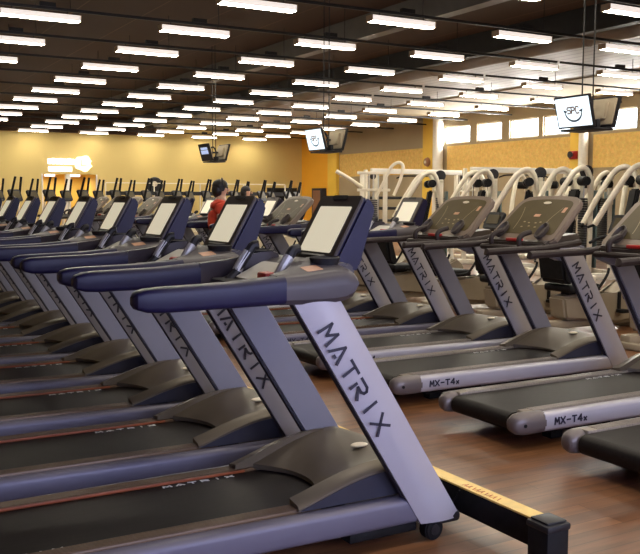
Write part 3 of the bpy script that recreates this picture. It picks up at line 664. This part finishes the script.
for k, (x, lb) in enumerate(((9.35, 'small white ceiling lamp inside the yellow doorway, beside the far-wall post'), (10.45, 'small white ceiling lamp inside the yellow doorway under the round logo'))):
    bm = bmesh.new(); box(bm, (x - 0.2, WY + 0.9, DT - 0.08), (x + 0.2, WY + 1.2, DT + 0.015), 0.01)
    tag(obj('corridor_lamp', bm, 'sign'), lb, 'ceiling light', None)
t = thing('wall_cabinet', 'dark upright cabinet with brown door at the orange wall corner', 'cabinet', (WX, 37.2, 0))
part('casing', 'trousers', t, lambda bm: box(bm, (-0.30, -0.45, 0.0), (-0.002, 0.45, 2.0), 0.01))
part('door', 'emblem_brown', t, lambda bm: box(bm, (-0.305, -0.35, 0.1), (-0.298, 0.35, 1.9)))
t = thing('wall_bell', 'small round brown bell fixed on the yellow column beside the windows', 'bell', (WX - 0.16, 28.6, 2.95))
part('dome', 'emblem_brown', t, lambda bm: cyl(bm, (-0.12, 0, 0), (0, 0, 0), 0.14, 0.20, seg=20, bev=0.02))
part('hub', 'badge', t, lambda bm: cyl(bm, (-0.135, 0, 0), (-0.115, 0, 0), 0.06, seg=14))
t = thing('wall_alarm', 'small red alarm box on the second yellow column behind the machines', 'alarm', (WX - 0.16, 20.83, 2.9))
part('casing', 'red', t, lambda bm: box(bm, (-0.12, -0.14, -0.12), (0, 0.14, 0.14), 0.02))
part('horn', 'dark', t, lambda bm: cyl(bm, (-0.22, 0, 0.02), (-0.11, 0, 0.02), 0.11, 0.05, seg=16))

# ------------------------------------------------------------------ exercise bikes behind the second row
def make_bike(label, loc):
    t = thing('recumbent_bike', label, 'exercise bike', loc, 0, 'exercise bikes behind the second treadmill row')
    part('base_frame', 'bike', t, lambda bm: (box(bm, (-0.75, -0.07, 0.05), (0.75, 0.07, 0.14), 0.02), box(bm, (-0.8, -0.28, 0.0), (-0.7, 0.28, 0.07), 0.02), box(bm, (0.55, -0.28, 0.0), (0.65, 0.28, 0.07), 0.02)))
    part('side_shroud', 'bike', t, lambda bm: profile_y(bm, [(-0.55, 0.16), (-0.60, 0.42), (-0.1, 0.46), (0.25, 0.40), (0.62, 0.62), (0.78, 0.50), (0.74, 0.12), (0.3, 0.10)], -0.13, 0.13, 0.03))
    part('seat', 'black', t, lambda bm: box(bm, (-0.58, -0.22, 0.47), (-0.10, 0.22, 0.56), 0.035, 3))
    part('backrest', 'black', t, lambda bm: profile_y(bm, [(-0.58, 0.56), (-0.50, 0.58), (-0.62, 0.98), (-0.68, 1.0), (-0.72, 0.95), (-0.66, 0.6)], -0.20, 0.20, 0.03))
    part('seat_post', 'dark', t, lambda bm: box(bm, (-0.45, -0.06, 0.40), (-0.25, 0.06, 0.49)))
    part('mast', 'cream', t, lambda bm: sweep(bm, [(0.62, 0, 0.5), (0.60, 0, 0.85), (0.50, 0, 1.12)], 0.04))
    co = part('console', 'dark', t, lambda bm: prism(bm, rrect(0.36, 0.26, 0.04), (0.49, 0, 1.2), (0, -1, 0), (0.45, 0, 0.89), (-0.89, 0, 0.45), 0.05, 0.01))
    part('screen', 'display', co, lambda bm: prism(bm, rrect(0.24, 0.14, 0.01), (0.445, 0, 1.235), (0, -1, 0), (0.45, 0, 0.89), (-0.89, 0, 0.45), 0.004))
    part('handlebar', 'black', t, lambda bm: sweep(bm, [(0.20, -0.26, 1.0), (0.4, -0.27, 1.06), (0.52, -0.12, 1.08), (0.52, 0.12, 1.08), (0.4, 0.27, 1.06), (0.20, 0.26, 1.0)], 0.018))
    for s in (-1, 1):
        part('seat_grip', 'black', t, lambda bm: sweep(bm, [(-0.4, s*0.24, 0.50), (-0.25, s*0.30, 0.52), (-0.12, s*0.31, 0.66), (-0.08, s*0.30, 0.74)], 0.016))
        part('pedal', 'black', t, lambda bm: (box(bm, (0.22, min(s*0.15, s*0.26), 0.30 + s*0.1), (0.34, max(s*0.15, s*0.26), 0.34 + s*0.1), 0.01), box(bm, (0.26, min(s*0.135, s*0.155), 0.24), (0.30, max(s*0.135, s*0.155), 0.44))))
    return t
bk = make_bike('grey recumbent bike with black seat, first behind the arched-console treadmills', (7.95, 6.3, 0))
for k in range(1, 9):
    dup(bk, (7.95, 6.3 + 1.15*k, 0), None, 'grey recumbent bike with black seat, %s behind the arched-console treadmills' % ORD[k])

# ------------------------------------------------------------------ elliptical trainers at the far end
def make_elliptical(label, loc, rz):
    t = thing('elliptical_trainer', label, 'elliptical trainer', loc, rz, 'elliptical trainers before the tan wall')
    part('base_frame', 'cream', t, lambda bm: (box(bm, (-0.9, -0.06, 0.03), (0.9, 0.06, 0.12), 0.02), box(bm, (-0.95, -0.3, 0), (-0.85, 0.3, 0.07), 0.01), box(bm, (0.75, -0.3, 0), (0.85, 0.3, 0.07), 0.01)))
    part('drive_shroud', 'cream', t, lambda bm: cyl(bm, (-0.55, -0.10, 0.42), (-0.55, 0.10, 0.42), 0.36, seg=28, bev=0.03))
    part('mast', 'cream', t, lambda bm: sweep(bm, [(0.62, 0, 0.1), (0.60, 0, 0.8), (0.50, 0, 1.45)], 0.05))
    co = part('console', 'dark', t, lambda bm: prism(bm, rrect(0.42, 0.32, 0.05), (0.50, 0, 1.56), (0, -1, 0), (0.4, 0, 0.917), (-0.917, 0, 0.4), 0.06, 0.012))
    part('screen', 'display', co, lambda bm: prism(bm, rrect(0.28, 0.18, 0.01), (0.444, 0, 1.60), (0, -1, 0), (0.4, 0, 0.917), (-0.917, 0, 0.4), 0.004))
    for s in (-1, 1):
        part('pedal_arm', 'cream', t, lambda bm: sweep(bm, [(-0.85, s*0.16, 0.45 + s*0.1), (0.0, s*0.17, 0.34), (0.58, s*0.22, 0.32 - s*0.06)], 0.028))
        part('pedal', 'black', t, lambda bm: box(bm, (-0.25, s*0.17 - 0.09, 0.36 + s*0.02), (0.12, s*0.17 + 0.09, 0.40 + s*0.02), 0.01))
        h = part('moving_arm', 'cream', t, lambda bm: sweep(bm, [(0.58, s*0.22, 0.26), (0.57, s*0.22, 0.9), (0.50 - s*0.06, s*0.23, 1.42)], 0.022))
        part('hand_grip', 'black', h, lambda bm: sweep(bm, [(0.50 - s*0.06, s*0.23, 1.42), (0.44 - s*0.07, s*0.22, 1.70), (0.36 - s*0.08, s*0.20, 2.04)], 0.030))
    return t
el = None
for k in range(11):
    x = 4.0 + 0.86*k; y = 23.0
    lb = 'pale elliptical trainer with upright black arms, %s counting from the sign side' % ORD[k]
    if el is None: el = make_elliptical(lb, (x, y, 0), math.radians(128))
    else: dup(el, (x, y, 0), math.radians(128), lb)

for k in range(11):
    dup(el, (4.85 + 0.93*k, 25.3, 0), math.radians(128), 'pale elliptical trainer in the rank nearer the tan wall, %s counting from the sign side' % ORD[k])

t = thing('guard_rail', 'pale guard rail with dark lower bar standing behind the elliptical trainers', 'rail', (0, 27.2, 0))
part('top_bar', 'cream', t, lambda bm: cyl(bm, (8.0, 0, 1.98), (14.2, 0, 1.98), 0.014, seg=10))
part('lower_bar', 'dark', t, lambda bm: box(bm, (8.0, -0.03, 1.60), (14.2, 0.03, 1.72)))
for x in (8.0, 9.55, 11.1, 12.65, 14.2): part('post', 'cream', t, lambda bm: box(bm, (x - 0.014, -0.014, 0), (x + 0.014, 0.014, 1.97)))
t = thing('floor_fan', 'round black fan on a stand behind the elliptical trainers', 'fan', (9.85, 28.0, 0))
part('stand', 'dark', t, lambda bm: (cyl(bm, (0, 0, 0), (0, 0, 0.05), 0.28, seg=24), cyl(bm, (0, 0, 0.04), (0, 0, 1.7), 0.03)))
def cage(bm):
    d = Vector((-0.35, -0.93, 0))
    cyl(bm, Vector((0, 0, 1.93)) - d*0.08, Vector((0, 0, 1.93)) + d*0.08, 0.27, 0.25, seg=30, bev=0.03)
cg = part('cage', 'dark', t, cage)
part('hub', 'badge', cg, lambda bm: cyl(bm, (-0.026, -0.07, 1.97), (-0.035, -0.10, 1.97), 0.09, seg=16))

# ------------------------------------------------------------------ strength machines
def pad(bm, o, u, v, n, w, h, t): prism(bm, rrect(w, h, min(w, h)*0.3), o, u, v, n, t, 0.015)
def weight_stack(bm, x, y, z0, z1):
    k = 0; z = z0
    while z < z1: box(bm, (x - 0.09, y - 0.16, z), (x + 0.09, y + 0.16, z + 0.042), 0.004); z += 0.05
def make_press(label, loc, rz):
    t = thing('arm_press_machine', label, 'weight machine', loc, rz, 'cream strength machines on the window side')
    part('base_frame', 'cream', t, lambda bm: (box(bm, (-0.8, -0.05, 0.02), (0.7, 0.05, 0.12), 0.01), box(bm, (-0.8, -0.5, 0.0), (-0.7, 0.5, 0.1), 0.01), box(bm, (0.5, -0.4, 0.0), (0.6, 0.4, 0.1), 0.01)))
    part('column', 'cream', t, lambda bm: (box(bm, (-0.6, -0.24, 0.1), (-0.5, -0.18, 1.95), 0.01), box(bm, (-0.6, 0.18, 0.1), (-0.5, 0.24, 1.95), 0.01), box(bm, (-0.6, -0.24, 1.9), (-0.5, 0.24, 1.98), 0.01)))
    st = part('weight_stack', 'stack', t, weight_stack, -0.55, 0, 0.15, 1.55)
    part('guide_rod', 'steel', st, lambda bm: (cyl(bm, (-0.55, -0.1, 0.1), (-0.55, -0.1, 1.9), 0.012, seg=8), cyl(bm, (-0.55, 0.1, 0.1), (-0.55, 0.1, 1.9), 0.012, seg=8)))
    part('stack_cover', 'teal', t, lambda bm: box(bm, (-0.72, -0.2, 0.12), (-0.68, 0.2, 1.7), 0.01))
    part('seat', 'black', t, lambda bm: box(bm, (-0.1, -0.2, 0.48), (0.32, 0.2, 0.56), 0.03))
    part('seat_post', 'cream', t, lambda bm: box(bm, (0.06, -0.04, 0.1), (0.16, 0.04, 0.49)))
    part('backrest', 'black', t, lambda bm: profile_y(bm, [(-0.16, 0.6), (-0.06, 0.6), (-0.26, 1.72), (-0.36, 1.72)], -0.19, 0.19, 0.03))
    for s in (-1, 1):
        part('swing_arm', 'cream', t, lambda bm: sweep(bm, [(0.55, s*0.36, 1.05), (0.30, s*0.42, 1.5), (0.02, s*0.46, 1.95), (-0.12, s*0.46, 2.1), (-0.28, s*0.44, 2.14), (-0.40, s*0.40, 2.02), (-0.46, s*0.36, 1.75), (-0.52, s*0.28, 1.4)], 0.056, 10, 6))
        part('hand_grip', 'black', t, lambda bm: cyl(bm, (0.55, s*0.36, 1.05), (0.62, s*0.20, 1.0), 0.025))
        part('arm_pad', 'black', t, lambda bm: cyl(bm, (-0.30, s*0.26, 1.88), (-0.30, s*0.54, 1.88), 0.095, seg=16, bev=0.02))
    part('pulley', 'dark', t, lambda bm: (cyl(bm, (-0.55, -0.04, 2.08), (-0.55, 0.04, 2.08), 0.13, seg=20), box(bm, (-0.57, -0.04, 1.96), (-0.53, 0.04, 2.08))))
    return t
mk = [(13.3, 11.9, 150), (13.35, 13.45, 160), (13.4, 14.9, 140), (13.3, 16.3, 155), (13.0, 17.9, 150)]
pm = None
for k, (x, y, a) in enumerate(mk):
    lb = 'cream arched-arm press machine with black pads, %s counting from the window column' % ORD[k]
    if pm is None: pm = make_press(lb, (x, y, 0), math.radians(a))
    else: dup(pm, (x, y, 0), math.radians(a), lb)
for k, (x, y, a) in enumerate(((16.1, 13.6, 200), (16.3, 15.6, 170), (16.2, 17.3, 205))):
    dup(pm, (x, y, 0), math.radians(a), 'cream arched-arm press machine in the rank nearer the windows, %s counting from the window column' % ORD[k])
def make_crossover(label, loc, L, rz):
    t = thing('cable_crossover', label, 'weight machine', loc, rz, 'cable machines behind the press machines')
    part('top_beam', 'white', t, lambda bm: box(bm, (0, -0.06, 2.20), (L, 0.06, 2.34), 0.01))
    for x in (0.0, L):
        tw = part('tower', 'cream', t, lambda bm: (box(bm, (x - 0.22, -0.05, 0.0), (x - 0.14, 0.05, 2.3), 0.01), box(bm, (x + 0.14, -0.05, 0.0), (x + 0.22, 0.05, 2.3), 0.01), box(bm, (x - 0.3, -0.4, 0), (x + 0.3, 0.4, 0.07), 0.01), box(bm, (x - 0.22, -0.05, 1.72), (x + 0.22, 0.05, 1.78))))
        part('weight_stack', 'stack', tw, weight_stack, x, 0, 0.1, 1.1)
        part('guide_rod', 'steel', tw, lambda bm: (cyl(bm, (x - 0.06, 0, 0.1), (x - 0.06, 0, 2.2), 0.014, seg=8), cyl(bm, (x + 0.06, 0, 0.1), (x + 0.06, 0, 2.2), 0.014, seg=8)))
        part('pulley', 'dark', tw, lambda bm: cyl(bm, (x, -0.12, 2.12), (x, -0.06, 2.12), 0.08, seg=18))
        part('cable', 'black', tw, lambda bm: sweep(bm, [(x, -0.12, 2.05), (x, -0.13, 1.6), (x + 0.01, -0.13, 1.2)], 0.008, 6))
        part('handle', 'black', tw, lambda bm: (sweep(bm, [(x + 0.01, -0.13, 1.2), (x - 0.06, -0.13, 1.08), (x + 0.08, -0.13, 1.08), (x + 0.01, -0.13, 1.2)], 0.012, 6), cyl(bm, (x - 0.06, -0.13, 1.08), (x + 0.08, -0.13, 1.08), 0.018)))
    part('pull_bar', 'black', t, lambda bm: sweep(bm, [(L*0.25, -0.1, 2.08), (L*0.32, -0.1, 2.14), (L*0.5, -0.1, 2.15), (L*0.68, -0.1, 2.14), (L*0.75, -0.1, 2.08)], 0.018, 8))
    return t
make_crossover('cream cable crossover with a long white beam, beside the yellow corner column', (13.4, 20.6, 0), 3.1, 0)
make_crossover('cream cable crossover with white beam, behind the arched-console treadmill screens', (14.9, 18.2, 0), 3.2, math.radians(-6))
def make_lat(label, loc, rz):
    t = thing('lat_tower', label, 'weight machine', loc, rz)
    part('post', 'cream', t, lambda bm: (box(bm, (-0.35, -0.06, 0), (-0.24, 0.06, 2.2), 0.01), box(bm, (0.24, -0.06, 0), (0.35, 0.06, 2.2), 0.01), box(bm, (-0.4, -0.5, 0), (0.4, 0.4, 0.07), 0.01)))
    part('weight_stack', 'stack', t, weight_stack, 0, 0.02, 0.1, 1.5)
    part('guide_rod', 'steel', t, lambda bm: [cyl(bm, (x, 0, 0.1), (x, 0, 2.15), 0.018, seg=8) for x in (-0.12, 0.0, 0.12)])
    for z in (1.70, 2.13): part('cross_head', 'cream', t, lambda bm: box(bm, (-0.42, -0.07, z), (0.42, 0.07, z + 0.07), 0.01))
    part('loop_arm', 'cream', t, lambda bm: sweep(bm, [(0.05, -0.15, 1.55), (0.25, -0.2, 1.95), (0.42, -0.22, 2.3), (0.60, -0.22, 2.42), (0.72, -0.22, 2.32), (0.66, -0.2, 2.0), (0.5, -0.15, 1.6)], 0.04))
    part('side_arm', 'cream', t, lambda bm: sweep(bm, [(-0.3, -0.1, 1.8), (-0.6, -0.2, 2.0), (-0.95, -0.3, 2.2)], 0.05))
    part('seat', 'black', t, lambda bm: box(bm, (-0.2, -0.7, 0.45), (0.2, -0.25, 0.53), 0.03))
    part('seat_post', 'cream', t, lambda bm: box(bm, (-0.05, -0.5, 0.05), (0.05, -0.4, 0.46)))
    return t
make_lat('tall cream lat tower with loop arms and weight stack beside the cable crossover', (12.5, 19.1, 0), math.radians(-30))
make_lat('cream lat tower with loop arms, last before the windows, partly behind an arched console', (14.95, 11.6, 0), math.radians(-45))
t = thing('dumbbell_rack', 'dark slatted dumbbell rack beside the lat tower', 'rack', (14.3, 21.6, 0), math.radians(-10))
part('frame', 'cream', t, lambda bm: [box(bm, (x - 0.04, -0.2, 0), (x + 0.04, 0.2, 1.55), 0.01) for x in (-0.9, 0.9)])
for z in (0.5, 0.85, 1.2, 1.5): part('shelf', 'dark', t, lambda bm: box(bm, (-0.9, -0.2, z), (0.9, 0.2, z + 0.08), 0.01))

# ------------------------------------------------------------------ people
def person_body(name, joints, edges, m, parent, sub=2):
    me = bpy.data.meshes.new(name); me.from_pydata([j[0] for j in joints], edges, []); me.update()
    o = bpy.data.objects.new(name, me); C.objects.link(o)
    s = o.modifiers.new('skin', 'SKIN'); s.use_smooth_shade = True
    b = o.modifiers.new('sub', 'SUBSURF'); b.levels = sub; b.render_levels = sub
    bpy.context.view_layer.objects.active = o
    lay = me.skin_vertices[0] if me.skin_vertices else None
    for k, (p, r) in enumerate(joints):
        lay.data[k].radius = r if isinstance(r, tuple) else (r, r)
        lay.data[k].use_root = (k == 0)
    dg = bpy.context.evaluated_depsgraph_get(); ev = o.evaluated_get(dg)
    nm = bpy.data.meshes.new_from_object(ev); o.modifiers.clear(); o.data = nm
    nm.materials.clear(); nm.materials.append(M[m])
    for p in nm.polygons: p.use_smooth = True
    if parent is not None: o.parent = parent
    return o
def make_person(label, loc, rz, shirt, H=1.62, stride=0.22, ponytail=True, headset=False):
    k = H/1.70
    S = lambda x, y, z: (x*k, y*k, z*k)
    J = [(S(0, 0, 0.95), (0.12, 0.15)), (S(0.01, 0, 1.12), (0.105, 0.13)), (S(0.02, 0, 1.30), (0.11, 0.16)), (S(0.02, 0, 1.42), (0.075, 0.10)), (S(0.035, 0, 1.50), 0.05), (S(0.05, 0, 1.56), 0.07),
         (S(0.055, 0, 1.62), (0.09, 0.075)), (S(0.045, 0, 1.70), (0.075, 0.065))]
    E = [(0, 1), (1, 2), (2, 3), (3, 4), (4, 5), (5, 6), (6, 7)]
    for s in (-1, 1):
        b = len(J); d = stride*s
        J += [(S(0.0, s*0.10, 0.88), 0.085), (S(d*0.45 + 0.03, s*0.10, 0.49), 0.06), (S(d - (0.04 if s < 0 else 0), s*0.10, 0.09), 0.038), (S(d + 0.06, s*0.11, 0.035), 0.036), (S(d + 0.16, s*0.12, 0.03), 0.028)]
        E += [(0, b), (b, b+1), (b+1, b+2), (b+2, b+3), (b+3, b+4)]
        b = len(J)
        J += [(S(0.02, s*0.19, 1.37), 0.055), (S(-0.05 - 0.06*s, s*0.23, 1.12), 0.042), (S(0.16 - 0.05*s, s*0.19, 1.08), 0.032), (S(0.22 - 0.05*s, s*0.18, 1.09), 0.03)]
        E += [(3, b), (b, b+1), (b+1, b+2), (b+2, b+3)]
        h = len(J) - 1
        hx, hy, hz = 0.22 - 0.05*s, s*0.18, 1.09
        for f, (dy, ln) in enumerate(((-0.03, 0.065), (-0.010, 0.078), (0.010, 0.074), (0.03, 0.058))):
            q = len(J); J += [(S(hx + 0.04, hy + dy, hz), 0.009), (S(hx + 0.04 + ln*0.6, hy + dy, hz - 0.01), 0.008), (S(hx + 0.04 + ln*0.8, hy + dy, hz - 0.04), 0.007)]
            E += [(h, q), (q, q+1), (q+1, q+2)]
        q = len(J); J += [(S(hx + 0.02, hy - s*0.045, hz + 0.01), 0.010), (S(hx + 0.06, hy - s*0.055, hz - 0.005), 0.008)]; E += [(h, q), (q, q+1)]
    t = person_body('person', J, E, 'skin', None)
    t.location = loc; t.rotation_euler = (0, 0, rz); tag(t, label, 'person')
    # face
    def face(bm):
        bmesh.ops.create_uvsphere(bm, u_segments=10, v_segments=8, radius=1, matrix=Matrix.Translation(S(0.150, 0, 1.595)) @ Matrix.Diagonal((0.022, 0.013, 0.024, 1)))
        for s in (-1, 1): bmesh.ops.create_uvsphere(bm, u_segments=10, v_segments=8, radius=1, matrix=Matrix.Translation(S(0.05, s*0.078, 1.61)) @ Matrix.Diagonal((0.022, 0.010, 0.032, 1)))
    part('nose_and_ears', 'skin', t, face)
    part('eye', 'hair', t, lambda bm: [bmesh.ops.create_uvsphere(bm, u_segments=8, v_segments=6, radius=0.010, matrix=Matrix.Translation(S(0.135, s*0.032, 1.628))) for s in (-1, 1)])
    part('mouth', 'redshirt', t, lambda bm: bmesh.ops.create_uvsphere(bm, u_segments=8, v_segments=6, radius=1, matrix=Matrix.Translation(S(0.132, 0, 1.548)) @ Matrix.Diagonal((0.008, 0.022, 0.006, 1))))
    def hair(bm):
        bmesh.ops.create_icosphere(bm, subdivisions=3, radius=1, matrix=Matrix.Translation(S(0.02, 0, 1.665)) @ Matrix.Diagonal((0.108, 0.096, 0.088, 1)))
        bmesh.ops.create_icosphere(bm, subdivisions=3, radius=1, matrix=Matrix.Translation(S(-0.015, 0, 1.60)) @ Matrix.Diagonal((0.085, 0.090, 0.115, 1)))
        if ponytail: bmesh.ops.create_icosphere(bm, subdivisions=3, radius=1, matrix=Matrix.Translation(S(-0.10, 0, 1.70)) @ Matrix.Diagonal((0.07, 0.06, 0.065, 1)))
    part('hair', 'hair', t, hair)
    if headset: part('headset', 'dark', t, lambda bm: (sweep(bm, [S(0.05, -0.095, 1.62), S(0.055, -0.085, 1.72), S(0.05, 0, 1.775), S(0.055, 0.085, 1.72), S(0.05, 0.095, 1.62)], 0.012), [cyl(bm, S(0.05, s*0.085, 1.615), S(0.05, s*0.108, 1.615), 0.038) for s in (-1, 1)]))
    JS = [(S(0.0, 0, 0.93), (0.165, 0.18)), (S(0.01, 0, 1.12), (0.15, 0.17)), (S(0.02, 0, 1.30), (0.155, 0.19)), (S(0.02, 0, 1.415), (0.125, 0.15)), (S(0.03, 0, 1.455), 0.06)]
    ES = [(0, 1), (1, 2), (2, 3), (3, 4)]
    for s in (-1, 1):
        b = len(JS); JS += [(S(0.02, s*0.195, 1.365), 0.088), (S(-0.035 - 0.04*s, s*0.225, 1.19), 0.070)]; ES += [(3, b), (b, b+1)]
    person_body('shirt', JS, ES, shirt, t)
    JT = [(S(0, 0, 0.98), (0.135, 0.16))]; ET = []
    for s in (-1, 1):
        b = len(JT); d = stride*s
        JT += [(S(0.0, s*0.10, 0.86), 0.105), (S(d*0.45 + 0.03, s*0.10, 0.49), 0.078), (S(d - (0.04 if s < 0 else 0), s*0.10, 0.13), 0.06)]; ET += [(0, b), (b, b+1), (b+1, b+2)]
    person_body('trousers', JT, ET, 'trousers', t)
    for s in (-1, 1):
        d = stride*s
        part('shoe', 'whiteshirt', t, lambda bm: prism(bm, rrect(0.28*k, 0.10*k, 0.045*k), S(d + 0.055, s*0.115, 0.0), (1, 0, 0), (0, 1, 0), (0, 0, 1), 0.075*k, 0.02))
    return t
make_person('person in a red shirt with black hair walking on a treadmill', (DX + 1.31, 11.27, 0.222), -0.40, 'redshirt', 1.50, headset=True, ponytail=False)
make_person('person with short black hair in a white shirt near the elliptical trainers', (8.35, 17.9, 0), -0.4, 'whiteshirt', 1.74, ponytail=False)

# ------------------------------------------------------------------ light
w = bpy.data.worlds.new('sky'); bpy.context.scene.world = w; w.use_nodes = True
bg = w.node_tree.nodes['Background']; bg.inputs['Color'].default_value = (0.80, 0.90, 1.0, 1); bg.inputs['Strength'].default_value = 4.0
def area(name, loc, rot, sx, sy, e, col):
    l = bpy.data.lights.new(name, 'AREA'); l.shape = 'RECTANGLE'; l.size = sx; l.size_y = sy; l.energy = e; l.color = col
    o = bpy.data.objects.new(name, l); C.objects.link(o); o.location = loc; o.rotation_euler = rot; return o
area('blue_fill_back', (2.5, YB - 0.35, 2.15), (PI/2, 0, 0), 6.8, 2.4, 130, (0.22, 0.20, 1.0))  # added blue fill that tints the near treadmills; its source is unseen
area('daylight_side_window', (WX + 0.4, 22, 3.95), (0, PI/2, 0), 0.7, 12, 1700, (1.0, 0.97, 0.92))
area('corridor_fill', (9.9, WY + 1.3, 2.40), (0, 0, 0), 1.6, 0.6, 42, (1.0, 0.93, 0.75))  # added fill that brightens the corridor beyond its small lamps
# the lamps of the same lines that hang above and behind the camera
for x in lx[1:5]:
    for j in range(-7, -2):
        y = 14.30 + 2.407*j
        if y > YB: area('overhead_lamp', (x, y, LZ - 0.06), (0, 0, 0), 1.2, 0.15, 26, (1.0, 0.90, 0.74))

# ------------------------------------------------------------------ camera and colour
cam = bpy.data.cameras.new('camera'); co = bpy.data.objects.new('camera', cam); C.objects.link(co)
cam.sensor_fit = 'HORIZONTAL'; cam.sensor_width = 36.0; cam.lens = 895.0/640*36
yaw, pitch, roll = math.radians(29.81), math.radians(5.02), math.radians(0.17)
F = Vector((math.sin(yaw)*math.cos(pitch), math.cos(yaw)*math.cos(pitch), -math.sin(pitch)))
r = Vector((math.cos(yaw), -math.sin(yaw), 0)); u = r.cross(F)
R_, U_ = r*math.cos(roll) + u*math.sin(roll), -r*math.sin(roll) + u*math.cos(roll)
mw = Matrix((( R_.x, U_.x, -F.x, 0), (R_.y, U_.y, -F.y, 0), (R_.z, U_.z, -F.z, 1.52), (0, 0, 0, 1)))
co.matrix_world = mw
cam.clip_start = 0.05; cam.clip_end = 200
sc = bpy.context.scene; sc.camera = co
sc.view_settings.view_transform = 'Standard'; sc.view_settings.look = 'None'; sc.view_settings.exposure = 0.36; sc.view_settings.gamma = 1.0
sc.view_settings.use_curve_mapping = False
sc.cycles.max_bounces = 8; sc.cycles.diffuse_bounces = 4; sc.cycles.glossy_bounces = 3; sc.cycles.sample_clamp_indirect = 6.0
sc.cycles.use_denoising = True
